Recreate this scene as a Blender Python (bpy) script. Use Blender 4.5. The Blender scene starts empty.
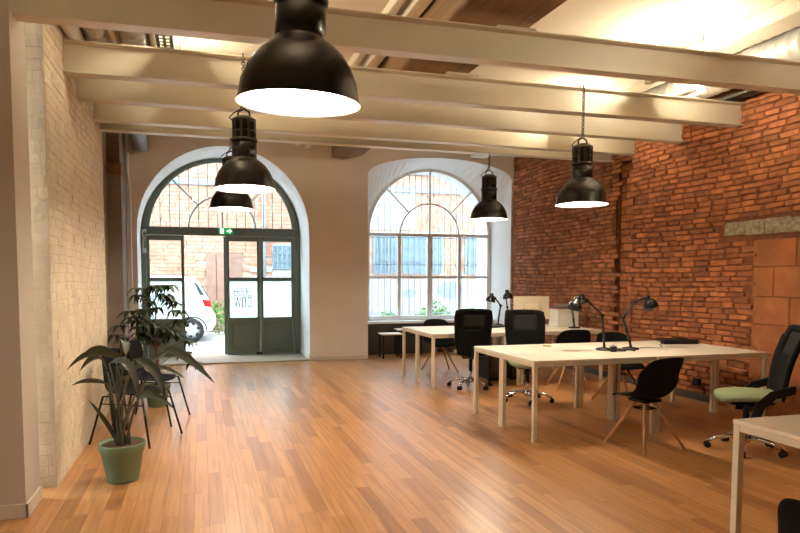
import bpy, bmesh, math, random
from mathutils import Vector, Matrix, Quaternion
random.seed(7)
PI = math.pi
S = bpy.context.scene
COL = S.collection
V = Vector

# ------------------------------------------------------------------ camera
EYE = 1.48
cd = bpy.data.cameras.new('camera')
cd.sensor_width = 36; cd.lens = 36 * 621 / 800
cd.shift_x = (400 - 368) / 800; cd.shift_y = (317 - 266.5) / 800
cd.clip_start = .05; cd.clip_end = 200
cam = bpy.data.objects.new('camera', cd); COL.objects.link(cam)
cam.location = (0, 0, EYE)
cam.rotation_euler = (PI/2 - math.radians(3.594), 0, -math.radians(14.94))
S.camera = cam
# ------------------------------------------------------------------ sky, exposure
W = bpy.data.worlds.new('sky'); S.world = W; W.use_nodes = True
W.node_tree.nodes['Background'].inputs[0].default_value = (.78, .90, 1, 1)
W.node_tree.nodes['Background'].inputs[1].default_value = 14.0
S.view_settings.view_transform = 'Standard'; S.view_settings.look = 'None'
S.view_settings.exposure = 0.0; S.view_settings.gamma = 1; S.view_settings.use_curve_mapping = False
WARM = (1, .70, .40)
LAMP_POWER = 82.0      # emission of the pendant bulbs
TUBE_POWER = 300.0    # emission of the uplight tubes on the cable trays
def portal(x, y, z, sx, sz):      # portals only steer sky sampling through the two arches
    l = bpy.data.lights.new('portal', 'AREA'); l.shape = 'RECTANGLE'; l.size = sx; l.size_y = sz
    l.cycles.is_portal = True
    o = bpy.data.objects.new('portal', l); COL.objects.link(o); o.location = (x, y, z); o.rotation_euler = (-PI/2, 0, 0)
portal(.4, 12.35, 1.9, 3.0, 3.8); portal(4.36, 12.35, 2.2, 3.0, 3.2)

# ------------------------------------------------------------------ materials
def nd(nt, t, **kw):
    n = nt.nodes.new(t)
    for k, v in kw.items(): setattr(n, k, v)
    return n
def lk(nt, a, b): nt.links.new(a, b)
def mat(name, col, rough=.5, metal=0, spec=.5, var=0, scale=8, bump=0, bscale=60, emis=None, stretch=(1,1,1), island=0, coat=0, detail=4):
    m = bpy.data.materials.new(name); m.use_nodes = True; nt = m.node_tree; b = nt.nodes['Principled BSDF']
    b.inputs['Base Color'].default_value = (*col, 1); b.inputs['Roughness'].default_value = rough
    b.inputs['Metallic'].default_value = metal; b.inputs['Specular IOR Level'].default_value = spec
    b.inputs['Coat Weight'].default_value = coat
    tc = nd(nt, 'ShaderNodeTexCoord'); mp = nd(nt, 'ShaderNodeMapping'); mp.inputs['Scale'].default_value = stretch
    lk(nt, tc.outputs['Object'], mp.inputs[0])
    src = None
    n = nd(nt, 'ShaderNodeTexNoise'); n.inputs['Scale'].default_value = scale; n.inputs['Detail'].default_value = detail
    lk(nt, mp.outputs[0], n.inputs['Vector'])
    mr = nd(nt, 'ShaderNodeMapRange'); mr.inputs[1].default_value = .3; mr.inputs[2].default_value = .7
    mr.inputs[3].default_value = 1 - var; mr.inputs[4].default_value = 1 + var
    lk(nt, n.outputs[0], mr.inputs[0]); fac = mr.outputs[0]
    if island:
        g = nd(nt, 'ShaderNodeNewGeometry'); m2 = nd(nt, 'ShaderNodeMapRange')
        m2.inputs[3].default_value = 1 - island; m2.inputs[4].default_value = 1 + island
        lk(nt, g.outputs['Random Per Island'], m2.inputs[0])
        mu = nd(nt, 'ShaderNodeMath', operation='MULTIPLY'); lk(nt, fac, mu.inputs[0]); lk(nt, m2.outputs[0], mu.inputs[1]); fac = mu.outputs[0]
    if var or island:
        vm = nd(nt, 'ShaderNodeVectorMath', operation='SCALE'); vm.inputs[0].default_value = col
        lk(nt, fac, vm.inputs['Scale']); lk(nt, vm.outputs[0], b.inputs['Base Color'])
    if bump:
        n2 = nd(nt, 'ShaderNodeTexNoise'); n2.inputs['Scale'].default_value = bscale; n2.inputs['Detail'].default_value = 5
        lk(nt, mp.outputs[0], n2.inputs['Vector'])
        bp = nd(nt, 'ShaderNodeBump'); bp.inputs['Strength'].default_value = bump; bp.inputs['Distance'].default_value = .02
        lk(nt, n2.outputs[0], bp.inputs['Height']); lk(nt, bp.outputs[0], b.inputs['Normal'])
    if emis:
        b.inputs['Emission Color'].default_value = (*emis[0], 1); b.inputs['Emission Strength'].default_value = emis[1]
    return m
def wood_mat(name, col, rough, axis=1, isl=.3, k=1.0, coat=0):
    """boards: a colour per board, long grain along one axis"""
    m = bpy.data.materials.new(name); m.use_nodes = True; nt = m.node_tree; b = nt.nodes['Principled BSDF']
    tc = nd(nt, 'ShaderNodeTexCoord'); mp = nd(nt, 'ShaderNodeMapping')
    sc = [30*k, 30*k, 30*k]; sc[axis] = 1.6*k; mp.inputs['Scale'].default_value = sc
    lk(nt, tc.outputs['Object'], mp.inputs[0])
    g = nd(nt, 'ShaderNodeNewGeometry')
    ad = nd(nt, 'ShaderNodeVectorMath', operation='ADD'); s = nd(nt, 'ShaderNodeMath', operation='MULTIPLY'); s.inputs[1].default_value = 57
    lk(nt, g.outputs['Random Per Island'], s.inputs[0]); lk(nt, s.outputs[0], ad.inputs[1]); lk(nt, mp.outputs[0], ad.inputs[0])
    n = nd(nt, 'ShaderNodeTexNoise'); n.inputs['Scale'].default_value = 1; n.inputs['Detail'].default_value = 6; n.inputs['Distortion'].default_value = .6
    lk(nt, ad.outputs[0], n.inputs['Vector'])
    r = nd(nt, 'ShaderNodeValToRGB')
    e = r.color_ramp.elements
    e[0].position = .3; e[0].color = (col[0]*.74, col[1]*.68, col[2]*.60, 1)
    e[1].position = .62; e[1].color = (col[0]*1.1, col[1]*1.1, col[2]*1.1, 1)
    lk(nt, n.outputs[0], r.inputs[0])
    cr = nd(nt, 'ShaderNodeValToRGB'); e = cr.color_ramp.elements
    e[0].position = 0; e[0].color = (1-isl*1.3, 1-isl*1.6, 1-isl*1.75, 1)
    e[1].position = .22; e[1].color = (1-isl*.15, 1-isl*.25, 1-isl*.3, 1)
    q = cr.color_ramp.elements.new(1); q.color = (1+isl*.35, 1+isl*.35, 1+isl*.35, 1)
    lk(nt, g.outputs['Random Per Island'], cr.inputs[0])
    mu = nd(nt, 'ShaderNodeVectorMath', operation='MULTIPLY'); lk(nt, r.outputs[0], mu.inputs[0]); lk(nt, cr.outputs[0], mu.inputs[1])
    lk(nt, mu.outputs[0], b.inputs['Base Color'])
    rr = nd(nt, 'ShaderNodeMapRange'); rr.inputs[3].default_value = rough*.8; rr.inputs[4].default_value = rough*1.25
    lk(nt, n.outputs[0], rr.inputs[0]); lk(nt, rr.outputs[0], b.inputs['Roughness'])
    bp = nd(nt, 'ShaderNodeBump'); bp.inputs['Strength'].default_value = .12; bp.inputs['Distance'].default_value = .005
    lk(nt, n.outputs[0], bp.inputs['Height']); lk(nt, bp.outputs[0], b.inputs['Normal'])
    b.inputs['Coat Weight'].default_value = coat; b.inputs['Coat Roughness'].default_value = .28
    return m
def glass_mat(name, tint=(1,1,1), refl=.08, diff=0, dcol=(.9,.95,.95)):
    m = bpy.data.materials.new(name); m.use_nodes = True; nt = m.node_tree; nt.nodes.clear()
    out = nd(nt, 'ShaderNodeOutputMaterial'); t = nd(nt, 'ShaderNodeBsdfTransparent'); t.inputs[0].default_value = (*tint, 1)
    g = nd(nt, 'ShaderNodeBsdfGlossy'); g.inputs['Roughness'].default_value = .03
    mx = nd(nt, 'ShaderNodeMixShader'); mx.inputs[0].default_value = refl
    lk(nt, t.outputs[0], mx.inputs[1]); lk(nt, g.outputs[0], mx.inputs[2]); o = mx.outputs[0]
    if diff:
        tr = nd(nt, 'ShaderNodeBsdfTranslucent'); tr.inputs[0].default_value = (*dcol, 1)
        m2 = nd(nt, 'ShaderNodeMixShader'); m2.inputs[0].default_value = diff
        lk(nt, o, m2.inputs[1]); lk(nt, tr.outputs[0], m2.inputs[2]); o = m2.outputs[0]
    lk(nt, o, out.inputs[0]); return m
M = dict(
 floor=wood_mat('floor_boards', (.50,.248,.088), .32, 1, .27, coat=.4),
 oldwood=wood_mat('old_timber', (.24,.145,.07), .8, 1, .2, .5),
 legwood=wood_mat('beech', (.50,.27,.12), .5, 2, .1),
 slat=wood_mat('slat_wood', (.16,.09,.045), .7, 1, .3),
 redbrick=mat('red_brick', (.37,.128,.042), .85, var=.28, scale=9, bump=.5, bscale=45, island=.30),
 redmortar=mat('red_mortar', (.19,.062,.026), .95, var=.3, scale=14, bump=.6, bscale=40),
 block=mat('terracotta_block', (.34,.115,.035), .85, var=.25, scale=4, bump=.5, bscale=30, island=.12),
 cement=mat('cement', (.30,.25,.17), .9, var=.4, scale=22, bump=.8, bscale=50),
 whitebrick=mat('painted_brick', (.64,.545,.39), .8, var=.10, scale=4, bump=.9, bscale=16, island=.02),
 wornbrick=mat('worn_painted_brick', (.50,.41,.29), .85, var=.22, scale=3, bump=.9, bscale=18, island=.03),
 whitemortar=mat('painted_mortar', (.61,.52,.37), .85, var=.12, scale=7, bump=.5, bscale=30),
 plaster=mat('beige_plaster', (.79,.71,.62), .85, var=.05, scale=2, bump=.08, bscale=30),
 pier=mat('pier_plaster', (.52,.46,.39), .8, var=.04, scale=2, bump=.08, bscale=40),
 reveal=mat('reveal_white', (.80,.82,.82), .7, var=.03, scale=3),
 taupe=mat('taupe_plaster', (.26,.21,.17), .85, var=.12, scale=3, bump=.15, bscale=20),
 ceil=mat('ceiling_plaster', (.72,.65,.52), .85, var=.04, scale=1.5),
 beam=mat('cream_steel_paint', (.70,.63,.48), .38, var=.03, scale=3),
 skirting=mat('skirting_paint', (.62,.55,.46), .5, var=.03),
 darkpanel=mat('dark_panel', (.055,.045,.038), .5, var=.1, scale=5),
 black=mat('black_enamel', (.007,.0065,.006), .25, spec=.35, var=.1, scale=5, coat=.1),
 blackplastic=mat('black_plastic', (.006,.006,.006), .5, spec=.25, var=.1, scale=9),
 blackfab=mat('black_mesh_fabric', (.0045,.0045,.005), .9, spec=.15, var=.2, scale=90),
 greymesh=mat('grey_mesh_window', (.022,.022,.023), .9, spec=.15, var=.25, scale=120),
 lampgrey=mat('lamp_housing_grey', (.045,.038,.030), .45, metal=.3, var=.15, scale=20),
 lampin=mat('lamp_inside_white', (.85,.80,.70), .4, var=.02),
 bulb=mat('bulb_glow', (1,.9,.75), .5, emis=((1,.89,.72), LAMP_POWER)),
 tube=mat('tube_glow', (1,.9,.75), .5, emis=((1,.87,.64), TUBE_POWER)),
 chrome=mat('chrome', (.75,.75,.78), .15, metal=1, var=.02),
 galv=mat('galvanised_duct', (.66,.65,.61), .38, metal=.5, var=.12, scale=9, bump=.05),
 tray=mat('dark_tray_steel', (.16,.15,.13), .5, metal=.5, var=.1),
 laminate=mat('cream_laminate', (.82,.75,.60), .30, var=.02, scale=3, spec=.5),
 tableleg=mat('cream_table_paint', (.74,.65,.50), .4, var=.02, scale=3),
 green=mat('sage_upholstery', (.29,.33,.18), .9, spec=.15, var=.10, scale=60, bump=.1, bscale=200),
 doorgreen=mat('grey_green_door_paint', (.125,.15,.115), .45, var=.08, scale=4),
 winwhite=mat('white_window_paint', (.88,.90,.92), .4, var=.02),
 ironwhite=mat('pale_iron', (.30,.37,.42), .5, var=.05),
 glass=glass_mat('clear_glass', (.95,.98,.98), .06),
 frosted=glass_mat('frosted_film', (.9,.97,.97), .02, .93, (.80,.93,.93)),
 letter=mat('blue_grey_lettering', (.50,.66,.72), .6, var=.02),
 letterpale=mat('pale_lettering', (.88,.97,.98), .6, var=.02),
 potgreen=mat('green_plastic_pot', (.14,.21,.12), .55, var=.05),
 soil=mat('soil', (.085,.035,.018), .95, var=.3, scale=60, bump=.8),
 leaf=mat('dark_glossy_leaf', (.028,.045,.016), .42, var=.3, scale=7, island=.25),
 leaf2=mat('olive_leaf', (.042,.047,.022), .5, var=.25, scale=12, island=.2),
 stem=mat('plant_stem', (.075,.07,.035), .6, var=.1),
 trunk=mat('brown_trunk', (.16,.07,.035), .8, var=.2, scale=30),
 paper=mat('white_paper', (.75,.72,.64), .7, var=.02),
 cream=mat('cream_plastic', (.70,.60,.42), .45, var=.02),
 red=mat('red_card', (.45,.03,.02), .5, var=.05), greycard=mat('grey_card', (.16,.17,.17), .6, var=.1),
 exitgreen=mat('exit_green', (.01,.30,.07), .5, emis=((.0,.55,.12), .5)), exitwhite=mat('exit_white', (.9,1,.9), .5, emis=((.9,1,.92), 1.6)),
 stone=mat('threshold_stone', (.36,.30,.22), .6, var=.12, scale=6, bump=.1),
 cobble=mat('street_gravel', (.32,.32,.31), .9, var=.25, scale=14, bump=.6, bscale=30),
 facbrick=mat('salmon_facade_brick', (.42,.21,.14), .9, var=.18, scale=5, island=.12),
 facmortar=mat('facade_mortar', (.45,.33,.26), .95, var=.1),
 facplaster=mat('facade_pale_plaster', (.36,.35,.33), .9, var=.12, scale=3),
 facglass=mat('facade_shutter_blue', (.15,.23,.27), .35, var=.15, scale=4),
 facdoor=mat('facade_brown_door', (.24,.14,.10), .7, var=.15, scale=6),
 slate=mat('slate_ledge', (.19,.22,.25), .8, var=.15),
 carwhite=mat('white_car_paint', (.80,.82,.84), .2, coat=.6, var=.01),
 rubber=mat('tyre_rubber', (.02,.02,.02), .8, var=.1), wheelcap=mat('silver_wheel', (.55,.57,.6), .35, metal=.4, var=.02),
 carglass=mat('car_glass', (.06,.09,.11), .1, var=.02), taillight=mat('red_tail_light', (.60,.02,.02), .25, var=.02),
 bush=mat('bright_bush', (.12,.30,.05), .7, var=.4, scale=9, island=.4),
 greypipe=mat('grey_pipe', (.34,.37,.40), .45, metal=.3, var=.08),
)

# ------------------------------------------------------------------ mesh helpers
class B:
    def __init__(s): s.v = []; s.f = []; s.sm = []
    def add(s, vs, fs, smooth=False):
        k = len(s.v); s.v += [tuple(v) for v in vs]; s.f += [tuple(i+k for i in f) for f in fs]; s.sm += [smooth]*len(fs); return s
    def box(s, x0, y0, z0, x1, y1, z1, R=None):
        p = [V((x, y, z)) for z in (z0, z1) for y in (y0, y1) for x in (x0, x1)]
        if R is not None: p = [R @ q for q in p]
        return s.add(p, [(0,2,3,1),(4,5,7,6),(0,1,5,4),(2,6,7,3),(0,4,6,2),(1,3,7,5)])
    def ring_tube(s, rings, cap=True, smooth=True, closed=True):
        n = len(rings[0]); vs = [p for r in rings for p in r]; fs = []
        for i in range(len(rings)-1):
            for j in range(n if closed else n-1):
                a = i*n+j; b = i*n+(j+1) % n; fs.append((a, b, b+n, a+n))
        k = len(s.v); s.add(vs, fs, smooth)
        if cap and closed:
            s.f += [tuple(k+j for j in reversed(range(n))), tuple(k+(len(rings)-1)*n+j for j in range(n))]; s.sm += [False, False]
        return s
    def tube(s, pts, r, n=8, cap=True, flat=None):
        pts = [V(p) for p in pts]; rs = r if isinstance(r, (list, tuple)) else [r]*len(pts)
        up = None; rings = []
        for i, p in enumerate(pts):
            d = (pts[min(i+1, len(pts)-1)] - pts[max(i-1, 0)]).normalized()
            if up is None:
                up = V((0,0,1)) if abs(d.z) < .9 else V((1,0,0))
            a = d.cross(up).normalized(); up = a.cross(d).normalized()
            rings.append([p + (a*math.cos(t) + up*math.sin(t))*rs[i] for t in [2*PI*j/n for j in range(n)]])
        rings = [list(reversed(q)) for q in rings]
        return s.ring_tube(rings, cap)
    def lathe(s, prof, c=(0,0,0), n=32, axis=None, cap=False, smooth=True):
        c = V(c); q = V((0,0,1)).rotation_difference(V(axis).normalized()) if axis is not None else Quaternion()
        rings = [[c + q @ V((r*math.cos(2*PI*j/n), r*math.sin(2*PI*j/n), z)) for j in range(n)] for r, z in prof]
        return s.ring_tube(rings, cap, smooth)
    def cyl(s, a, b, r, n=16): return s.tube([a, b], r, n)
    def poly(s, pts, d):
        """planar polygon extruded by vector d"""
        n = len(pts); d = V(d); a = [V(p) for p in pts]; b = [p+d for p in a]
        return s.add(a+b, [tuple(reversed(range(n))), tuple(range(n, 2*n))] + [(i, (i+1) % n, n+(i+1) % n, n+i) for i in range(n)])
    def torus(s, c, R, r, axis=(0,0,1), n=12, m=6, sx=1):
        q = V((0,0,1)).rotation_difference(V(axis).normalized()); c = V(c); vs = []; fs = []
        for i in range(n):
            a = 2*PI*i/n
            for j in range(m):
                t = 2*PI*j/m; rr = R + r*math.cos(t)
                vs.append(c + q @ V((rr*math.cos(a)*sx, rr*math.sin(a), r*math.sin(t))))
                fs.append((i*m+j, ((i+1) % n)*m+j, ((i+1) % n)*m+(j+1) % m, i*m+(j+1) % m))
        return s.add(vs, fs, True)
    def build(s, name, m, parent=None, bevel=0, sub=0, solid=0, kind=None, label=None, origin=None, loc=None):
        me = bpy.data.meshes.new(name); o = V(origin) if origin is not None else V((0,0,0))
        me.from_pydata([tuple(V(v)-o) for v in s.v], [], s.f); me.polygons.foreach_set('use_smooth', s.sm)
        me.materials.append(M[m] if isinstance(m, str) else m); me.update()
        bm = bmesh.new(); bm.from_mesh(me); bmesh.ops.recalc_face_normals(bm, faces=bm.faces); bm.to_mesh(me); bm.free()
        ob = bpy.data.objects.new(name, me); COL.objects.link(ob)
        if origin is not None: ob.location = o
        if loc: ob.location = loc
        if parent: ob.parent = parent
        if solid: q = ob.modifiers.new('solid', 'SOLIDIFY'); q.thickness = solid; q.offset = 0
        if bevel: q = ob.modifiers.new('bevel', 'BEVEL'); q.width = bevel; q.segments = 2; q.limit_method = 'ANGLE'
        if sub: q = ob.modifiers.new('sub', 'SUBSURF'); q.levels = sub; q.render_levels = sub; [setattr(p, 'use_smooth', True) for p in me.polygons]
        if kind: ob['kind'] = kind
        if label: ob['label'] = label
        return ob
def tag(o, label, cat, group=None):
    o['label'] = label; o['category'] = cat
    if group: o['group'] = group
    return o
def thing(name, label, cat, loc=(0,0,0), rz=0, group=None):
    o = bpy.data.objects.new(name, None); COL.objects.link(o); o.location = loc; o.rotation_euler = (0, 0, rz); o.empty_display_size = .1
    return tag(o, label, cat, group)
def dup(root, loc, rz, label, group=None):
    r = root.copy(); COL.objects.link(r); r.location = loc; r.rotation_euler = (0, 0, rz); r['label'] = label
    if group: r['group'] = group
    for ch in list(root.children):
        c = ch.copy(); COL.objects.link(c); c.parent = r
        for g in list(ch.children):
            d = g.copy(); COL.objects.link(d); d.parent = c
    return r
def rbox(x0, y0, z0, x1, y1, z1): return B().box(x0, y0, z0, x1, y1, z1)

# ------------------------------------------------------------------ floor
XL, XR, YB, YC, YO, ZC = -1.01, 5.838, 10.95, 12.0, 12.25, 3.88
fb = B(); x = -3.2
while x < 5.84:
    w = .092; y = -3.5 - random.random()*1.2
    while y < 11.6:
        l = random.uniform(.55, 1.5); x1 = min(x+w-.0014, 5.84); y0 = max(y, -3.4); y1 = min(y+l-.0014, 11.6)
        if y1 > y0: fb.add([(x, y0, 0), (x1, y0, 0), (x1, y1, 0), (x, y1, 0)], [(0,1,2,3)])
        y += l
    x += w
k = fb.build('floor', 'floor', kind='structure')
k = rbox(-3.3, -3.5, -.12, 6.0, 11.7, -.003).build('subfloor', 'darkpanel', kind='structure'); k.name = 'floor_base'
rbox(-1.06, 10.93, 0, 1.84, 12.2, .025).build('trim_threshold', 'stone', kind='structure', bevel=.006)
# ------------------------------------------------------------------ ceiling
rbox(-3.3, -3.5, ZC, 6.1, 11.1, ZC+.1).build('ceiling', 'ceil', kind='structure')
# ------------------------------------------------------------------ back wall with the two arches
def arch_ring(cx, hw, zs, rise, z0, y, n=28):
    pts = [(cx+hw, y, z0), (cx+hw, y, zs)]
    pts += [(cx+hw*math.cos(PI*i/n), y, zs+rise*math.sin(PI*i/n)) for i in range(1, n)]
    return pts + [(cx-hw, y, zs), (cx-hw, y, z0)]
door_f = arch_ring(.41, 1.435, 2.27, 1.44, 0, YB); door_i = arch_ring(.39, 1.45, 2.27, 1.42, 0, YC); door_o = arch_ring(.39, 1.45, 2.27, 1.42, 0, YO)
win_f = arch_ring(4.35, 1.43, 3.34, .36, 0, YB); win_i = arch_ring(4.36, 1.31, 2.3, 1.31, 0, 11.6); win_o = arch_ring(4.36, 1.31, 2.3, 1.31, .6, YO)
def face_with_arches(b, y, rings, x0, x1, z1):
    cur = x0
    for R in rings:
        arc = R[1:-1][::-1]; lo, hi = arc[0][0], arc[-1][0]
        b.add([(cur, y, 0), (lo, y, 0), (lo, y, z1), (cur, y, z1)], [(0,1,2,3)])
        for a, c in zip(arc[:-1], arc[1:]):
            b.add([(a[0], y, a[2]), (c[0], y, c[2]), (c[0], y, z1), (a[0], y, z1)], [(0,1,2,3)])
        if R[0][2] > 0: b.add([(lo, y, 0), (hi, y, 0), (hi, y, R[0][2]), (lo, y, R[0][2])], [(0,1,2,3)])
        cur = hi
    b.add([(cur, y, 0), (x1, y, 0), (x1, y, z1), (cur, y, z1)], [(0,1,2,3)])
b = B(); face_with_arches(b, YB, [door_f, win_f], -3.3, 5.95, 4.0); b.build('wall_back', 'plaster', kind='structure')
b = B(); face_with_arches(b, YO, [door_o, win_o], -5, 9, 6.0); b.build('wall_outside', 'facplaster', kind='structure')
b = B()
for seq in ((door_f, door_i, door_o), (win_f, win_i)):
    b.ring_tube([list(q) for q in seq], cap=False, smooth=False, closed=False)
b.ring_tube([list(arch_ring(4.36, 1.31, 2.3, 1.31, .6, 11.6)), list(win_o)], cap=False, smooth=False, closed=False)
b.build('wall_reveal', 'reveal', kind='structure')
rbox(3.02, 11.5, 0, 5.7, 11.58, .6).build('trim_under_window', 'darkpanel', kind='structure')
rbox(2.96, 11.40, .60, 5.76, 12.2, .65).build('trim_window_sill', 'winwhite', kind='structure', bevel=.006)
for nm, (x0, x1) in dict(baseboard_back=(1.86, 2.91)).items():
    rbox(x0, YB-.015, 0, x1, YB, .07).build(nm, 'skirting', kind='structure', bevel=.004)
rbox(1.825, YB, .03, 1.84, YC-.02, .11).build('baseboard_reveal', 'reveal', kind='structure')
# ------------------------------------------------------------------ walls around
def bricks(b, x, y0, y1, z0, z1, ch=.064, bl=.24, d=.014, sgn=-1, skip=None, j=.004, wob=0, gap=(.005, .012), ji=.0085):
    """courses of single bricks standing proud of the wall plane x, facing sgn*X"""
    z = z0; row = 0
    while z < z1 - .01:
        h = ch*random.uniform(.9, 1.1); y = y0 - random.random()*bl; zt = min(z+h, z1)
        while y < y1:
            l = bl*random.uniform(.72, 1.12); a = max(y, y0); c = min(y+l, y1)
            if c - a > .03 and not (skip and skip((a+c)/2, (z+zt)/2)):
                gp = random.uniform(*gap); dd = d + random.uniform(-j, j)
                w = lambda yy: wob*math.sin(yy*2.1+row*.13)
                jit = lambda: random.uniform(-ji, ji)
                xo = x + sgn*dd; pts = []
                for (yy, zz) in ((a+gp, z+gp), (c-gp, z+gp), (c-gp, zt-gp), (a+gp, zt-gp)):
                    pts.append((yy+jit(), zz+w(yy)+jit()))
                mid = V((0, sum(p[0] for p in pts)/4, sum(p[1] for p in pts)/4))
                vs = [V((x, p[0], p[1])) for p in pts] + [V((xo, mid.y+(p[0]-mid.y)*(1-.012/(c-a)*1.4), mid.z+(p[1]-mid.z)*.86)) for p in pts]
                b.add(vs, [(4,5,6,7), (0,1,5,4), (1,2,6,5), (2,3,7,6), (3,0,4,7)])
            y += l
        z = zt; row += 1
def in_block(y, z): return (y < 5.50 and z < 1.90) or (4.3 < y < 5.95 and 1.90 <= z < 2.13)
def chase(y, z): return 7.50 < y < 7.84 and .70 < z < 3.12
b = B()
bricks(b, XR, 1.2, 10.98, 0, ZC, skip=lambda y, z: in_block(y, z) or chase(y, z) or (4.6 < y < 5.5 and z < 1.9), wob=.012, d=.022, j=.008)
b.build('wall_right', 'redbrick', kind='structure')
b = B(); bricks(b, XR+.07, 7.50, 7.84, .70, 3.12, ch=.105, bl=.3); b.build('wall_right_recess', 'redbrick', kind='structure')
b = B(); wx = XR
face = [((-3.5, 7.50), (0, 4)), ((7.84, 11.1), (0, 4)), ((7.50, 7.84), (0, .70)), ((7.50, 7.84), (3.12, 4))]
for (a, c), (z0, z1) in face: b.add([(wx, a, z0), (wx, c, z0), (wx, c, z1), (wx, a, z1)], [(0,1,2,3)])
b.box(wx, 7.47, .67, wx+.085, 7.50, 3.15); b.box(wx, 7.84, .67, wx+.085, 7.87, 3.15); b.box(wx, 7.47, 3.12, wx+.085, 7.87, 3.15); b.box(wx, 7.47, .67, wx+.085, 7.87, .70)
b.box(wx+.07, 7.47, .67, wx+.1, 7.87, 3.15)
b.build('wall_right_mortar', 'redmortar', kind='structure')
b = B(); z = 0
for r, h in enumerate((.36, .30, .32, .30, .32, .30)):
    y = 1.2 - (r % 2)*.22
    while y < 5.50:
        l = random.uniform(.38, .62); a = max(1.2, y); c = min(y+l, 5.50); z1 = min(z+h, 1.895)
        if c-a > .05: b.box(XR-.012-random.random()*.006, a+.004, z+.004, XR, c-.004, z1-.004)
        y += l
    z += h
b.build('wall_right_blocks', 'block', kind='structure', bevel=.006)
b = B(); b.box(XR-.045, 4.2, 1.945, XR, 5.05, 2.10); b.box(XR-.035, 5.055, 1.95, XR, 5.35, 2.115); b.box(XR-.04, 5.355, 1.95, XR, 5.60, 2.11); b.box(XR-.02, 5.6, 1.96, XR, 5.90, 2.11)
b.build('trim_lintel', 'cement', kind='structure', bevel=.012)
rbox(XR-.05, 5.95, 0, XR-.001, 10.9, .085).build('baseboard_right', 'darkpanel', kind='structure')
# left painted brick wall
b = B(); bricks(b, XL-.012, 4.76, 7.32, 0, ZC, sgn=1, d=.006, j=.0035, ch=.066, bl=.24, wob=.012, gap=(-.001, .002), ji=.002)
b.build('wall_left', 'whitebrick', kind='structure'); b = B()
for zz in range(49):    # short courses of the wall's end that faces the room
    z = zz*.078; xs = -1.27
    while xs < XL-.02:
        l = random.uniform(.12, .26); e = min(xs+l, XL-.008)
        if e-xs > .03: b.box(xs+.001, 4.745-random.random()*.004, z+.001, e-.001, 4.76, z+.0765)
        xs += l
b.build('wall_left_end', 'wornbrick', kind='structure')
rbox(-1.35, 4.752, 0, XL-.010, 7.32, ZC).build('wall_left_mortar', 'whitemortar', kind='structure')
rbox(-3.2, 4.18, 0, -1.075, 4.53, ZC).build('wall_pier', 'pier', kind='structure')
b = B(); b.box(-3.2, 4.165, 0, -1.06, 4.18, .09); b.box(-1.075, 4.165, 0, -1.06, 4.53, .09); b.build('baseboard_pier', 'skirting', kind='structure', bevel=.003)
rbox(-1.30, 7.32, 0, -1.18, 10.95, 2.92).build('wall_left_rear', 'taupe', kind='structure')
b = B(); z = 3.00
while z < 3.86: b.box(-1.185, 8.80+random.random()*.006, z, -1.02, 8.9, z+.024); z += .034
b.build('wall_left_laths', 'slat', kind='structure')
rbox(-1.185, 8.785, 2.83, -1.0, 8.95, 2.985).build('trim_lath_lintel', 'oldwood', kind='structure')
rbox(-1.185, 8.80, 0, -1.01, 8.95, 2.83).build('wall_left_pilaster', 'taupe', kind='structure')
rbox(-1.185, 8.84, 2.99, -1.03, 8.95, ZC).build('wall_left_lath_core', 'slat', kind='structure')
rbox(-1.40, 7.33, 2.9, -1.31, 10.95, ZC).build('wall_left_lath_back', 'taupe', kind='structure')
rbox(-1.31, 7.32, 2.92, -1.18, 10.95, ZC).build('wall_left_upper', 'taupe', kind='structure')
rbox(-3.3, -3.5, 0, -3.2, 4.18, ZC).build('wall_far_left', 'plaster', kind='structure')
rbox(-3.3, -3.6, 0, 6.0, -3.5, ZC).build('wall_front', 'plaster', kind='structure')

# ------------------------------------------------------------------ steel beams
def steel_beam(a, c, h, label):
    a, c = V(a), V(c); d = (c-a).normalized(); L = (c-a).length; s_ = d.cross(V((0,0,1))).normalized(); w, t = .06, .012
    u = s_.cross(d).normalized(); u = u if u.z > 0 else -u
    sec = [(-w, 0), (w, 0), (w, t), (.005, t+.008), (.005, h-t-.008), (w, h-t), (w, h), (-w, h), (-w, h-t), (-.005, h-t-.008), (-.005, t+.008), (-w, t)]
    b = B(); b.poly([a + s_*p + u*q for p, q in sec], d*L)
    return tag(b.build('steel_beam', 'beam', origin=a, bevel=.002), label, 'beam', 'cream steel ceiling beams')
bl = ['cream steel I-beam nearest the camera, crossing the top of the photo', 'second cream steel beam from the camera, with two lamp chains',
      'third cream steel beam from the camera, over the middle of the room', 'fourth cream steel beam from the camera, last but one before the arches', 'farthest cream steel beam, in front of the arched back wall']
steel_beam((-1.30, 4.29, 3.055), (5.90, 4.60, 3.18), .25, bl[0])
steel_beam((-1.06, 5.42, 3.075), (5.86, 5.74, 3.165), .25, bl[1])
steel_beam((-1.06, 6.00, 3.035), (5.86, 6.61, 3.165), .25, bl[2])
steel_beam((-1.06, 6.80, 3.045), (5.86, 7.50, 3.18), .25, bl[3])
steel_beam((-1.06, 7.27, 3.055), (5.86, 7.99, 3.18), .25, bl[4])
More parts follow.
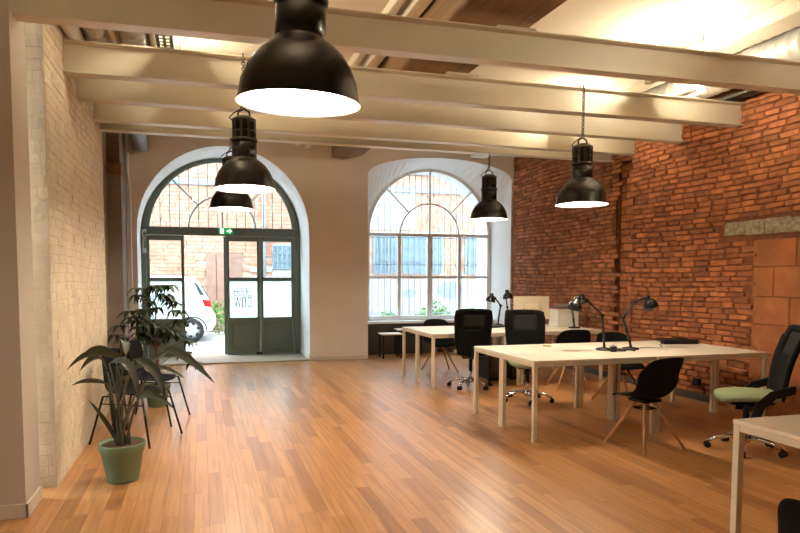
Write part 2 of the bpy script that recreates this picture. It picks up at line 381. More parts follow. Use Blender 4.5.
# old timber and boxed beams above, running the other way
def long_beam(pts, name, m, label, cat, z0=3.5, z1=ZC):
    """pts: list of (y, x0, x1)"""
    b = B(); rings = [[V((x0, y, z0+dz)), V((x1, y, z0+dz)), V((x1, y, z1)), V((x0, y, z1))] for y, x0, x1, dz in pts]
    b.ring_tube(rings, True, False); return tag(b.build(name, m, origin=(pts[0][1], pts[0][0], z0), bevel=.02), label, cat)
b = B()
o = long_beam([(-3.4, 1.95, 2.62, 0), (4.1, 1.91, 2.62, 0), (5.2, 1.89, 2.61, .015), (6.1, 1.90, 2.60, 0), (8.5, 2.0, 2.62, .03), (10.4, 2.18, 2.68, .06), (10.94, 2.25, 2.62, .12)], 'timber_beam', 'oldwood', 'old dark timber beam above the cream steel beams', 'beam')
long_beam([(-3.4, 4.90, 5.22, 0), (10.94, 4.90, 5.22, 0)], 'boxed_beam', 'ceil', 'beige boxed ceiling beam beside the right hand duct', 'beam', z0=3.73)
long_beam([(4.8, -1.0, -.95, 0), (7.2, -1.0, -.95, 0)], 'boxed_beam', 'ceil', 'beige joist along the top of the white brick wall', 'beam', z0=3.36, z1=3.56)
long_beam([(4.6, -.75, -.70, 0), (7.2, -.75, -.70, 0)], 'boxed_beam', 'ceil', 'narrow pale joist between the two left ducts', 'beam', z0=3.58)
long_beam([(4.6, -.42, -.36, 0), (7.2, -.42, -.36, 0)], 'boxed_beam', 'ceil', 'narrow pale joist between the left ducts and the cable tray', 'beam', z0=3.60)
b = B(); b.box(1.60, -3.4, 3.78, 1.68, 10.94, 3.875); b.box(1.74, -3.4, 3.74, 1.86, 10.94, 3.875)
b.build('trim_1', 'ceil', kind='structure', bevel=.01)
for i, (x0, y, z, lb) in enumerate(((2.10, 4.46, 3.360, 'flat steel packing plate on the nearest beam under the timber'), (2.14, 5.56, 3.362, 'flat steel packing plate on the second beam under the timber'))):
    tag(rbox(-.16, -.06, 0, .16, .06, .02).build('packing_plate', 'beam', loc=(x0+.25, y, z+.01)), lb, 'plate', 'packing plates under the timber')
# ducts and trays
def duct(x, z, r, y0, y1, label, name='spiral_duct'):
    b = B(); y = y0; rings = []; n = 24
    while y < y1:
        for dy, dr in ((0, 0), (.085, 0), (.09, .008), (.10, .008), (.105, 0)):
            rings.append([V((x+(r+dr)*math.cos(2*PI*j/n), y+dy, z+(r+dr)*math.sin(2*PI*j/n))) for j in range(n)])
        y += .11
    b.ring_tube(rings, True, True); return tag(b.build(name, 'galv', origin=(x, y0, z)), label, 'duct')
duct(5.42, 3.64, .165, .2, 7.6, 'large spiral metal duct along the top of the red brick wall')
duct(-.56, 3.68, .12, 4.6, 7.1, 'spiral metal duct along the left ceiling, nearest the tray')
duct(-.875, 3.685, .11, 4.85, 7.1, 'spiral metal duct along the left ceiling, nearest the white brick wall')
def tray(x, z, y0, y1, label):
    b = B(); w = .07
    b.box(x-w, y0, z, x-w+.004, y1, z+.045); b.box(x+w-.004, y0, z, x+w, y1, z+.045)
    y = y0
    b.box(x-w, y0, z, x-w+.03, y1, z+.003); b.box(x+w-.03, y0, z, x+w, y1, z+.003); b.box(x-.012, y0, z, x+.012, y1, z+.003)
    while y < y1: b.box(x-w, y, z, x+w, y+.03, z+.003); y += .075
    return tag(b.build('cable_tray', 'tray', origin=(x, y0, z)), label, 'cable tray')
tray(5.67, 3.44, .2, 7.6, 'perforated cable tray beside the duct over the brick wall')
tray(-.28, 3.52, 4.65, 7.15, 'perforated cable tray beside the ducts at the left ceiling')
def uplight(x, y, z, l, label):
    t = thing('uplight', label, 'ceiling light', (x, y, z), 0, 'tube uplights on the cable trays')
    rbox(-.035, -l/2, 0, .035, l/2, .03).build('housing', 'beam', t, bevel=.004)
    B().cyl((0, -l/2+.02, .052), (0, l/2-.02, .052), .016, 10).build('tube', 'tube', t)
    [rbox(-.012, q-.004, .03, -.008, q+.004, ZC-z).build('hanger', 'tray', t) for q in (-l/2+.06, l/2-.06)]
uplight(4.45, 5.15, 3.46, .8, 'tube uplight near the duct between the first two beams')
uplight(5.20, 5.86, 3.50, .24, 'short bright spotlight by the duct behind the second beam')
uplight(4.60, 7.05, 3.46, .5, 'tube uplight over the brick wall, farther back')
uplight(-.14, 5.0, 3.50, .7, 'tube uplight on the left tray before the second beam')
uplight(-.16, 6.5, 3.50, .4, 'tube uplight on the left tray behind the third beam')
uplight(4.45, 2.9, 3.46, .9, 'tube uplight over the brick wall above the nearest desk')
uplight(.2, 2.0, 3.50, .5, 'tube uplight above the nearest pendant lamp')
# pipe stub and riser at the left rear corner
b = B(); b.tube([(-.93, 9.6, 3.80), (-.93, 10.3, 3.78), (-.93, 10.72, 3.66), (-.93, 10.78, 3.56)], .125, 20)
tag(b.build('vent_pipe', 'greypipe', origin=(-.93, 10.8, 3.7)), 'short grey round pipe ending above the door arch at left', 'pipe')
b = B(); b.tube([(-1.12, 10.90, .02), (-1.12, 10.90, 3.0), (-1.14, 10.88, 3.2), (-1.14, 10.85, 3.8)], .022, 10); b.box(-1.175, 10.87, 0, -1.145, 10.93, 3.0)
tag(b.build('riser_pipe', 'winwhite', origin=(-1.12, 10.9, 0)), 'thin white riser pipe in the corner left of the door', 'pipe')

# ------------------------------------------------------------------ door_1 : green arched double door
D = bpy.data.objects.new('door_1', None); COL.objects.link(D); D['kind'] = 'structure'; D.location = (0, 0, 0)
b = B()
oR, iR, n, cx, zs = 1.445, 1.30, 40, .39, 2.32
arc = lambda R, y, z=zs, c=cx, k=n: [V((c+R*math.cos(PI*i/k), y, z+R*math.sin(PI*i/k))) for i in range(k+1)]
y0, y1 = 11.96, 12.06
A, Bq, Cq, Dq = arc(oR, y0, 2.27), arc(iR, y0), arc(iR, y1), arc(oR, y1, 2.27)
b.ring_tube([[A[i], Bq[i], Cq[i], Dq[i]] for i in range(n+1)], True, False)
A, Bq, Cq, Dq = arc(1.37, y0-.03, 2.30), arc(1.33, y0-.03, 2.30), arc(1.33, y0, 2.30), arc(1.37, y0, 2.30)
b.ring_tube([[A[i], Bq[i], Cq[i], Dq[i]] for i in range(n+1)], True, False)
b.box(-1.06, y0-.01, 2.265, 1.835, y1, 2.385); b.box(-1.05, y0-.035, 2.385, 1.83, y0, 2.415)
b.box(-1.06, y0, .025, -.975, y1, 2.27); b.box(1.725, y0, .025, 1.835, y1, 2.27)
b.build('frame', 'doorgreen', D, bevel=.004)
b = B(); pts = [(cx+1.3*math.cos(PI*i/40), 12.0, zs+1.3*math.sin(PI*i/40)) for i in range(41)]; b.poly(pts, (0, .006, 0)); b.build('fanlight_glass', 'glass', D)
def leaf(name, x0, x1, R=None, text=False, T=None):
    """panelled leaf, x0..x1 in the plane of the frame"""
    e = bpy.data.objects.new(name, None); COL.objects.link(e); e.parent = D
    st = .055; a, c = y0+.015, y0+.065; b = B()
    b.box(x0, a, .03, x0+st, c, 2.26); b.box(x1-st, a, .03, x1, c, 2.26)
    for z0, z1 in ((2.17, 2.26), (1.42, 1.49), (.64, .73), (.03, .16)): b.box(x0+st, a, z0, x1-st, c, z1)
    b.box(x0+st, a+.018, .16, x1-st, c-.012, .64)
    b.box(x0+st+.05, a+.008, .22, x1-st-.05, c-.012, .58)
    b.build('leaf_frame', 'doorgreen', e, bevel=.004)
    rbox(x0+st, a+.022, 1.49, x1-st, a+.028, 2.17).build('clear_pane', 'glass', e)
    rbox(x0+st, a+.022, .73, x1-st, a+.028, 1.42).build('frosted_pane', 'frosted', e)
    return e
L1 = leaf('door_leaf', -.97, -.31); L3 = leaf('door_leaf', .445, 1.07); L4 = leaf('door_leaf', 1.075, 1.72)
L2 = leaf('door_leaf', 0, .66); L2.location = (.425, 12.06, 0); L2.rotation_euler = (0, 0, math.radians(86)); 
for ch in L2.children: ch.location.y = -y0-.04
b = B()  # mirrored lettering seen from inside
def stroke(b, x, z, segs, w=.013, y=11.992):
    for (ax, az), (cx_, cz) in segs:
        p = V((x+ax, y, z+az)); q = V((x+cx_, y, z+cz)); d = (q-p).normalized(); s_ = V((-d.z, 0, d.x))*w
        b.poly([p-s_-d*w*.5, q-s_+d*w*.5, q+s_+d*w*.5, p+s_-d*w*.5], (0, .003, 0))
h = .19
stroke(b, .585, .93, [((0, h), (.03, 0)), ((.03, 0), (.06, h)), ((.06, h), (.09, 0)), ((.09, 0), (.12, h))], .009)
stroke(b, .735, .93, [((0, 0), (0, h)), ((.055, 0), (.055, h)), ((0, 0), (.055, 0)), ((0, h), (.055, h))])
stroke(b, .84, .93, [((0, 0), (.055, 0)), ((.055, 0), (.055, h)), ((.055, h), (0, h)), ((0, 0), (0, .05)), ((0, h), (0, h-.05))])
b.build('lettering', 'letter', L3)
b = B()
for x_ in (.585, .67, .755, .84): stroke(b, x_, 1.15, [((0, 0), (0, .14)), ((.055, 0), (.055, .14)), ((0, 0), (.055, 0)), ((0, .14), (.055, .14)), ((0, .07), (.055, .07))], .010)
b.build('pale_lettering', 'letterpale', L3)
tag(rbox(.98, 11.93, .02, 1.10, 11.965, .07).build('door_stop', 'blackplastic'), 'small black door stop at the foot of the green door', 'door stop')
# exit sign
t = thing('exit_sign', 'small green and white exit sign at the middle of the door transom', 'exit sign', (.44, 11.92, 2.35))
rbox(-.13, -.012, -.06, .13, .012, .06).build('panel', 'exitgreen', t)
b = B(); b.poly([(.02, -.018, -.015), (.065, -.018, -.015), (.065, -.018, -.045), (.115, -.018, 0), (.065, -.018, .045), (.065, -.018, .015), (.02, -.018, .015)], (0, .004, 0))
b.build('arrow', 'exitwhite', t); rbox(-.10, -.018, -.045, -.035, -.014, .045).build('pictogram', 'exitwhite', t)
# closer / sensor box with wires at the left of the frame
b = B(); b.tube([(-1.0, 11.80, 2.33), (-1.02, 11.78, 2.27), (-.99, 11.80, 2.20), (-1.01, 11.82, 2.05), (-1.0, 11.86, 1.95)], .012, 8); b.lathe([(.001, .0), (.04, .01), (.045, .05), (.03, .09), (.001, .1)], (-1.0, 11.88, 1.92), 14); b.box(-1.03, 11.80, 2.30, -.95, 11.95, 2.35)
tag(b.build('sensor', 'greypipe', origin=(-1, 11.9, 2)), 'small grey sensor with looping wire on the left door frame', 'sensor')
# iron grille outside the fanlight and the window
def grille(cx, R, zs, z0, n, y, label, spokes=True):
    b = B()
    for i in range(1, n):
        x = cx - R + 2*R*i/n; zt = zs + math.sqrt(max(.0, R*R-(x-cx)**2)); b.cyl((x, y, z0), (x, y, zt), .009, 6)
    for z in ((zs,) if z0 > 2 else (zs, 1.75, z0+.1)): b.box(cx-R, y-.008, z-.01, cx+R, y+.008, z+.01)
    if spokes:
        r = .62; b.tube([(cx+r*math.cos(PI*i/20), y-.02, zs+r*math.sin(PI*i/20)) for i in range(21)], .018, 6)
        for a in (PI/4, PI*3/4): b.tube([(cx+r*math.cos(a), y-.02, zs+r*math.sin(a)), (cx+1.26*math.cos(a), y-.02, zs+1.26*math.sin(a))], .018, 6)
        b.tube([(cx, y-.02, zs), (cx, y-.02, zs+.62)], .018, 6)
    return tag(b.build('iron_grille', 'ironwhite', origin=(cx, y, z0)), label, 'grille')
grille(.39, 1.29, 2.40, 2.40, 15, 12.16, 'pale iron grille with spokes behind the arched fanlight of the door')
grille(4.36, 1.30, 2.30, .66, 20, 12.12, 'pale iron bars outside the white arched window', False)

# ------------------------------------------------------------------ window_2 : white arched window
Wn = bpy.data.objects.new('window_2', None); COL.objects.link(Wn); Wn['kind'] = 'structure'
cx, zs, yw = 4.36, 2.32, 11.62
def arcbar(b, R0, R1, y0, y1, z, c, n=36):
    A, Bq, Cq, Dq = arc(R1, y0, z, c, n), arc(R0, y0, z, c, n), arc(R0, y1, z, c, n), arc(R1, y1, z, c, n)
    b.ring_tube([[A[i], Bq[i], Cq[i], Dq[i]] for i in range(n+1)], True, False)
b = B(); arcbar(b, 1.235, 1.31, yw-.03, yw+.04, zs, cx)
arcbar(b, .60, .63, yw-.02, yw+.02, zs, cx)
b.box(cx-1.31, yw-.03, zs-.03, cx+1.31, yw+.04, zs+.03); b.box(cx-1.31, yw-.03, .65, cx-1.235, yw+.04, zs); b.box(cx+1.235, yw-.03, .65, cx+1.31, yw+.04, zs)
b.box(cx-1.31, yw-.03, .65, cx+1.31, yw+.04, .74); b.box(cx-.018, yw-.02, zs, cx+.018, yw+.02, zs+1.25)
for a in (PI/4, PI*3/4):
    d = V((math.cos(a), 0, math.sin(a))); s_ = V((-d.z, 0, d.x))*.015; p = V((cx, yw-.02, zs))+d*.62; q = V((cx, yw-.02, zs))+d*1.24
    b.poly([p-s_, q-s_, q+s_, p+s_], (0, .04, 0))
b.box(cx-.665, yw-.03, .74, cx-.60, yw+.04, zs-.03); b.box(cx+.60, yw-.03, .74, cx+.665, yw+.04, zs-.03); b.box(cx-.05, yw-.03, .74, cx+.05, yw+.04, zs-.03)
b.box(cx-1.235, yw-.02, 1.47, cx+1.235, yw+.02, 1.52)
b.build('window_frame', 'winwhite', Wn, bevel=.004)
b = B(); b.box(cx-1.235, yw, .74, cx+1.235, yw+.005, zs-.03); b.poly([(cx+1.235*math.cos(PI*i/36), yw, zs+.03+1.22*math.sin(PI*i/36)) for i in range(37)], (0, .005, 0))
b.build('window_glass', 'glass', Wn)

# ------------------------------------------------------------------ the street outside
rbox(-14, YO, -.2, 26, 30, -.06).build('ground_street', 'cobble', kind='structure')
F = thing('brick_building', 'salmon brick building across the street with barred blue windows', 'building', (4, 18.3, -.06))
fw = [(2.0, 2.95, 1.75, 2.42), (5.05, 5.85, 1.62, 2.82), (5.98, 7.25, 1.62, 2.82), (8.05, 8.95, 1.62, 2.82), (-3.4, -2.4, 1.6, 2.8), (10.4, 11.4, 1.62, 2.82)]
def off(x0, y0, z0, x1, y1, z1): return rbox(x0-4, y0-18.3, z0+.06, x1-4, y1-18.3, z1+.06)
b = B(); 
z = 0.0
while z < 6.2:
    x = -9 - random.random()*.5
    while x < 17:
        l = random.uniform(.35, .5); mx, mz = x+l/2, z+.05
        if not any(a-.1 < mx < c+.1 and e-.1 < mz < g+.1 for a, c, e, g in fw) and not (.1 < mx < 1.25 and mz < 2.2): b.box(x-4, -.03, z+.06, x+l-.02-4, 0, z+.155)
        x += l
    z += .105
b.build('brick_face', 'facbrick', F)
off(-9, 18.3, -.06, 17, 18.9, 6.3).build('wall', 'facmortar', F)
b = B(); b.box(-9-4, -.10, 4.15, 13, 0, 4.33); b.build('ledge', 'slate', F)
b = B(); b.box(-3.9+4-4+.0, -.06, 0, -3.9+4-4+.01, 0, .1)
off(.42, 18.24, 0, 1.13, 18.3, 2.17).build('door', 'facdoor', F)
off(.12, 18.24, 0, .38, 18.3, 2.17).build('door', 'facdoor', F)
off(1.35, 18.26, 0, 1.95, 18.3, 1.55).build('render_patch', 'facplaster', F); off(1.35, 18.25, 1.65, 2.0, 18.3, 1.80).build('render_patch', 'facplaster', F)
off(1.98, 18.25, 0, 3.1, 18.3, 1.72).build('render_patch', 'facplaster', F)
off(4.5, 18.26, 0, 9.6, 18.3, 1.45).build('render_patch', 'facplaster', F); off(4.5, 18.26, 2.95, 6.4, 18.3, 4.1).build('render_patch', 'facplaster', F)
for x0, x1, z0, z1 in fw:
    f = off(x0, 18.26, z0, x1, 18.30, z1).build('window', 'facglass', F)
    b = B(); k = 7
    for i in range(k+1): xx = x0+(x1-x0)*i/k; b.box(xx-.012-4, -.10, z0+.06, xx+.012-4, -.08, z1+.06)
    for i in range(4): zz = z0+(z1-z0)*i/3; b.box(x0-4, -.10, zz+.05, x1-4, -.08, zz+.075)
    b.build('window_bars', 'slate', F)
b = B()
for i in range(14): b.tube([(6.4, 0, 4.4), (6.4+.9*math.cos(PI*i/13)-.0, 0, 4.4+.9*math.sin(PI*i/13))], .02, 5)
q = b.build('fan_ornament', 'slate', F); q.location = (-4, -.08, .3)
b = B(); b.cyl((1.75-4, -.09, 0), (1.75-4, -.09, 6), .05, 8); b.build('downpipe', 'slate', F)
def bush(x, y, w, h, label, n=520):
    b = B()
    for i in range(n):
        a = random.random()*2*PI; r = math.sqrt(random.random())*w; zz = random.random()**.8*h*(1-.5*(r/w)**2)
        c = V((x+r*math.cos(a), y+r*.4*math.sin(a), zz-.05)); d = V((random.uniform(-1, 1), random.uniform(-1, 1), random.uniform(-.2, 1))).normalized()*.09
        s_ = d.cross(V((random.random(), random.random(), random.random()))).normalized()*.035
        b.add([c, c+d*.5+s_, c+d, c+d*.5-s_], [(0,1,2,3)])
    for i in range(6): b.tube([(x, y, -.06), (x+random.uniform(-.5, .5)*w, y, h*.6)], .008, 5)
    return tag(b.build('bush', 'bush', origin=(x, y, -.06)), label, 'bush', 'green plants at the foot of the building')
bush(.70, 17.3, .65, 1.05, 'bright green plants behind the white car')
bush(6.6, 17.2, .55, .85, 'green plants seen low through the middle of the window'); bush(5.2, 17.2, .35, .6, 'green plants seen low at the left of the window'); bush(7.9, 17.3, .3, .6, 'small green plant right of the window centre')
# shadowy street furniture seen through the window : two small grey signs on posts
for x, z, w, h_, lb in ((5.75, 1.05, .20, .14, 'left small grey round-edged board outside the window'), (7.0, 1.12, .42, .26, 'larger grey board outside the middle of the window')):
    t = thing('street_board', lb, 'board', (x, 16.9, -.06)); B().cyl((0, 0, 0), (0, 0, z+.06), .015, 6).build('post', 'slate', t)
    B().poly([(w*math.cos(2*PI*i/14), -.02, z+.06+h_*math.sin(2*PI*i/14)) for i in range(14)], (0, .02, 0)).build('board', 'slate', t)
# white hatchback : side profile swept across its width, nose to the left
CX, CY, CZ = -1.55, 15.45, -.06
t = thing('car', 'white hatchback parked outside, its rear seen through the open door', 'car', (CX, CY, CZ))
prof = [(-1.75, .30), (-1.80, .55), (-1.68, .80), (-.95, 1.0), (-.30, 1.50), (.3, 1.60), (1.0, 1.60), (1.38, 1.53), (1.50, 1.40), (1.66, 1.08), (1.74, .95), (1.76, .75), (1.86, .62), (1.86, .42), (1.78, .27),
        (1.65, .27)]
def wheel_cut(cx, R=.34, k=9): return [(cx+R*math.cos(PI*i/k), .27+R*math.sin(PI*i/k)*.95) for i in range(k+1)]
low = wheel_cut(1.30) + wheel_cut(-1.15) + [(-1.6, .27)]
full = prof + low
Wd = 1.55; rings = []
def inset(p, w, s_): return V((p[0]*s_ if p[1] > 1.05 else p[0]*(1-(1-s_)*.3), w, p[1] if p[1] < 1.05 else 1.05+(p[1]-1.05)*(1-(1-s_)*.6)))
for w, s_ in ((0, .86), (.06, .95), (.18, 1), (Wd-.18, 1), (Wd-.06, .95), (Wd, .86)): rings.append([inset(p, w, s_) for p in full])
b = B(); b.ring_tube(rings, True, False); b.build('body', 'carwhite', t)
for wx_, wy in ((1.30, .0), (-1.15, .0), (1.30, Wd-.18), (-1.15, Wd-.18)):
    w = B().lathe([(.20, 0), (.27, -.01), (.29, .03), (.29, .15), (.27, .18), (.20, .17)], (wx_, wy, .29), 28, axis=(0, 1, 0)).build('wheel', 'rubber', t)
    b = B(); yy = wy+.02 if wy == 0 else wy+.16
    b.lathe([(.001, -.02), (.06, -.02), (.08, 0), (.20, .0), (.205, .02), (.001, .02)], (wx_, yy, .29), 28, axis=(0, 1, 0)); b.build('wheel_cover', 'wheelcap', w)
    for i in range(6):
        b = B(); a = 2*PI*i/6+.3; c = V((wx_+.155*math.cos(a), yy-.004, .29+.155*math.sin(a))); e = V((math.cos(a), 0, math.sin(a)))*.03; q = V((-e.z, 0, e.x))*1.4
        b.poly([c-e-q*.7, c+e-q, c+e+q, c-e+q*.7], (0, .006, 0)); b.build('wheel_slot', 'rubber', w)
b = B(); b.poly([(1.36, .02, 1.46), (1.44, .02, 1.40), (1.60, .02, 1.13), (1.50, .02, 1.13)], (0, Wd-.04, 0)); b.poly([(1.405, .25, 1.53), (1.52, .25, 1.40), (1.685, .25, 1.10), (1.60, .25, 1.10)], (0, Wd-.5, 0)); b.build('rear_window', 'carglass', t)
b = B(); b.poly([(-.25, .01, 1.42), (.5, .01, 1.50), (.5, .01, 1.08), (-.75, .01, 1.05)], (0, .02, 0)); b.poly([(.56, .01, 1.50), (1.15, .01, 1.46), (1.2, .01, 1.10), (.56, .01, 1.08)], (0, .02, 0)); b.build('side_window', 'carglass', t)
b = B(); b.poly([(1.54, -.005, 1.03), (1.735, -.005, 1.0), (1.76, -.005, .84), (1.60, -.005, .86)], (0, .10, 0)); b.build('tail_light', 'taillight', t)
b = B(); b.poly([(1.60, -.008, .52), (1.84, -.008, .62), (1.85, -.008, .56), (1.65, -.008, .46)], (0, .03, 0)); b.build('bumper_strip', 'greypipe', t)
for cx_ in (1.30, -1.15): B().ring_tube([[V((cx_+R*math.cos(PI*i/12), y_, .28+R*.95*math.sin(PI*i/12))) for R, y_ in ((.33, -.006), (.36, -.006), (.36, .10), (.33, .10))] for i in range(13)], True, False).build('wheel_arch', 'rubber', t)

# ------------------------------------------------------------------ pendant lamps
def lamp_proto(loc, label):
    t = thing('pendant_lamp', label, 'pendant lamp', loc, 0, 'black industrial pendant lamps')
    R = .25
    outer = [(R+.006, 0), (R+.004, .01), (R-.003, .03), (.238, .085), (.215, .14), (.182, .19), (.145, .225), (.108, .25), (.102, .262), (.102, .30)]
    b = B(); b.lathe(outer, n=48); sh = b.build('shade', 'black', t)
    inner = [(R+.006, 0), (R-.004, .005), (.232, .083), (.209, .135), (.176, .184), (.14, .215), (.10, .24), (.001, .245)]
    B().lathe(inner, n=48).build('shade_lining', 'lampin', sh)
    B().lathe([(.001, .035), (.17, .035), (.20, .045), (.21, .075), (.17, .12), (.001, .15)], n=32).build('bulb', 'bulb', t)
    b = B(); b.lathe([(.102, .26), (.104, .27), (.104, .40), (.09, .405)], n=32); b.build('neck', 'black', t)
    b = B(); b.lathe([(.001, .40), (.078, .40), (.078, .55), (.10, .555), (.10, .575), (.06, .60), (.001, .60)], n=32)
    for i in range(10):
        a = 2*PI*i/10; c, s_ = math.cos(a), math.sin(a); b.box(.075, -.008, .40, .098, .008, .56, R=Matrix.Rotation(a, 4, 'Z'))
    b.lathe([(.094, .395), (.111, .395), (.111, .415), (.094, .415)], n=32); b.lathe([(.094, .47), (.101, .47), (.101, .48), (.094, .48)], n=32)
    h = b.build('ballast_housing', 'lampgrey', t)
    b = B(); b.tube([(-.05, 0, .595), (-.045, 0, .64), (0, 0, .665), (.045, 0, .64), (.05, 0, .595)], .009, 8); b.build('hanging_bracket', 'lampgrey', t)
    b = B(); b.tube([(-.09, 0, .56), (-.12, .0, .585), (-.09, 0, .62), (-.03, 0, .66), (-.01, 0, .70)], .005, 6); b.build('cable', 'blackplastic', t)
    return t
def chain(t, z0, z1):
    b = B(); z = z0; i = 0
    while z < z1: b.torus((0, 0, z), .014, .0038, (1, 0, 0) if i % 2 else (0, 1, 0), 10, 5); z += .022; i += 1
    b.tube([(0, 0, z1-.01), (0, 0, z1+.015), (0, .02, z1+.025), (0, .10, z1+.022)], .006, 6)
    b.build('chain', 'lampgrey', t)
LP = [((.397, 2.60, 2.195), 'largest and nearest black pendant lamp, top centre of the photo', .68, 1.30),
      ((.36, 5.37, 2.224), 'black pendant lamp before the door arch, upper one of the overlapping pair', .68, 1.10),
      ((.345, 7.40, 2.27), 'black pendant lamp before the door, lower and farther one of the pair', .68, .82),
      ((3.77, 7.78, 2.27), 'smallest black pendant lamp, hanging in front of the white window', .68, .92),
      ((3.70, 5.54, 2.214), 'black pendant lamp on a long chain before the red brick wall', .68, 1.16)]
p0 = lamp_proto(*LP[0][:2]); lamps = [p0] + [dup(p0, l, 0, lb) for l, lb, _, _ in LP[1:]]
for o, (l, lb, a, c) in zip(lamps, LP): chain(o, a, c)
lamps[0].rotation_euler = (math.radians(3.6), math.radians(1.2), 0)   # the nearest one hangs slightly askew

# ------------------------------------------------------------------ tables
def table_proto(loc, label, group):
    t = thing('desk', label, 'desk', loc, 0, group); w, d, h = 1.296, .636, .74
    rbox(0, 0, h-.022, w, d, h).build('tabletop', 'laminate', t, bevel=.003)
    b = B(); b.box(.040, .004, h-.058, w-.040, .024, h-.023); b.box(.040, d-.024, h-.058, w-.040, d-.004, h-.023)
    b.box(.004, .040, h-.058, .024, d-.040, h-.023); b.box(w-.024, .040, h-.058, w-.004, d-.040, h-.023)
    b.build('apron', 'tableleg', t, bevel=.002)
    for x in (.002, w-.040):
        for y in (.002, d-.040): rbox(x, y, 0, x+.038, y+.038, h-.0225).build('leg', 'tableleg', t, bevel=.003)
    return t
g1, g2, g3 = 'cream desks of the front group', 'cream desks of the rear group', 'cream desks at the lower right corner'
T0 = table_proto((2.85, 4.93, 0), 'cream desk at the near left corner of the front group', g1)
dup(T0, (4.16, 4.93, 0), 0, 'cream desk at the near right of the front group, behind the wooden-legged shell chair', g1)
dup(T0, (2.85, 5.57, 0), 0, 'cream desk at the far left of the front group, before the green office chair', g1)
dup(T0, (4.16, 5.57, 0), 0, 'cream desk at the far right of the front group, carrying the black power strip', g1)
dup(T0, (2.93, 7.68, 0), 0, 'cream desk at the near left of the rear group, behind the black high-back chair', g2)
dup(T0, (4.24, 7.68, 0), 0, 'cream desk at the near right of the rear group', g2)
dup(T0, (2.93, 8.32, 0), 0, 'cream desk at the far left of the rear group, nearest the window', g2)
dup(T0, (4.24, 8.32, 0), 0, 'cream desk at the far right of the rear group, holding monitor and box', g2)
dup(T0, (2.685, 1.985, 0), 0, 'nearest cream desk, at the lower right corner of the photo', g3)

# ------------------------------------------------------------------ office chairs
def office_chair(loc, rz, label, arms=False):
    """faces +Y, origin on the floor under the column"""
    t = thing('office_chair', label, 'office chair', loc, rz, 'black office chairs with green seats')
    b = B(); n = 9; rings = []
    for i in range(n):
        v = -1 + 2*i/(n-1); y = v*.235; w = .25*(1-.18*max(0, v)**3-.10*max(0, -v)**2); dip = .03*max(0, v)**2
        rings.append([V((sx*w, y, .475+dz-dip+.012*abs(sx)**2)) for sx, dz in ((-1, 0), (-.85, .035), (-.4, .045), (0, .04), (.4, .045), (.85, .035), (1, 0), (.85, -.035), (0, -.045), (-.85, -.035))])
    b.ring_tube(rings, True, True); b.build('seat', 'green', t, sub=1)
    B().box(-.12, -.14, .405, .12, .14, .432).build('seat_plate', 'blackplastic', t, bevel=.005)
    # back : padded frame with a mesh window
    b = B(); rows = 13; cols = 11
    def bp(u, v):
        z = .455 + .625*v; y = -.235 - .15*v + .035*math.sin(PI*v) - .03*math.cos(u*1.3) + .03
        w = .248*(1-.20*(1-v)**2.2)*(1-.06*max(0, v-.85)/.15)
        zz = z - .028*(abs(u)**5)*(1 if v > .9 else 0) + .03*(abs(u)**5)*(1 if v < .1 else 0)
        return V((u*w, y, zz))
    vs = [bp(-1+2*i/(cols-1), j/(rows-1)) for j in range(rows) for i in range(cols)]
    hole = lambda i, j: 2 <= i <= cols-4 and 7 <= j <= 10
    b.add(vs, [(j*cols+i, j*cols+i+1, (j+1)*cols+i+1, (j+1)*cols+i) for j in range(rows-1) for i in range(cols-1) if not hole(i, j)], True)
    bk = b.build('backrest', 'blackfab', t, solid=.035)
    b = B(); [b.add([vs[j*cols+i] for j in range(7, 12) for i in range(2, cols-2)], [(q*7+p, q*7+p+1, q*7+7+p+1, q*7+7+p) for q in range(4) for p in range(6)], True)]
    b.build('mesh_window', 'greymesh', bk, solid=.008)
    b = B(); b.tube([(0, -.02, .41), (0, -.19, .42), (0, -.27, .47), (0, -.285, .58)], [.022, .022, .024, .02], 8); b.build('back_support', 'blackplastic', t)
    B().cyl((0, 0, .22), (0, 0, .41), .024, 12).build('gas_column', 'blackplastic', t)
    B().cyl((0, 0, .10), (0, 0, .26), .018, 12).build('chrome_column', 'chrome', t)
    B().lathe([(.001, .13), (.035, .13), (.045, .10), (.04, .07), (.001, .07)], n=16).build('hub', 'chrome', t)
    for k in range(5):
        a = 2*PI*k/5+.35; c, s_ = math.cos(a), math.sin(a)
        b = B(); b.tube([(.02*c, .02*s_, .105), (.12*c, .12*s_, .115), (.22*c, .22*s_, .095), (.29*c, .29*s_, .062)], [.020, .019, .016, .013], 8); b.build('base_arm', 'chrome', t)
        d = V((-s_, c, 0)); p = V((.29*c, .29*s_, .027)); b = B()
        b.cyl(p+d*.008, p+d*.026, .027, 14); b.cyl(p-d*.026, p-d*.008, .027, 14); b.cyl(p+V((0, 0, .0)), p+V((0, 0, .036)), .007, 8)
        b.build('caster', 'blackplastic', t)
    if arms:
        for sx in (-1, 1):
            b = B(); b.poly([(sx*.255, -.03, .30), (sx*.255, .03, .30), (sx*.27, .0, .46), (sx*.272, -.10, .56), (sx*.26, -.28, .62), (sx*.255, -.285, .55), (sx*.272, -.14, .50), (sx*.27, -.07, .42)], (sx*.022, 0, 0))
            b.box(sx*.05, -.03, .395, sx*.26, .035, .415); b.build('arm_bracket', 'blackplastic', t, bevel=.006)
    return t
office_chair((3.50, 7.72, 0), math.radians(-19), 'black high-back office chair with its back to the camera at the rear desks')
office_chair((3.76, 6.66, 0), math.radians(158), 'office chair with sage green seat behind the front desks, facing the camera')
office_chair((4.50, 4.26, 0), math.radians(56), 'office chair with sage green seat at the right, turned side-on beside the brick wall', arms=True)

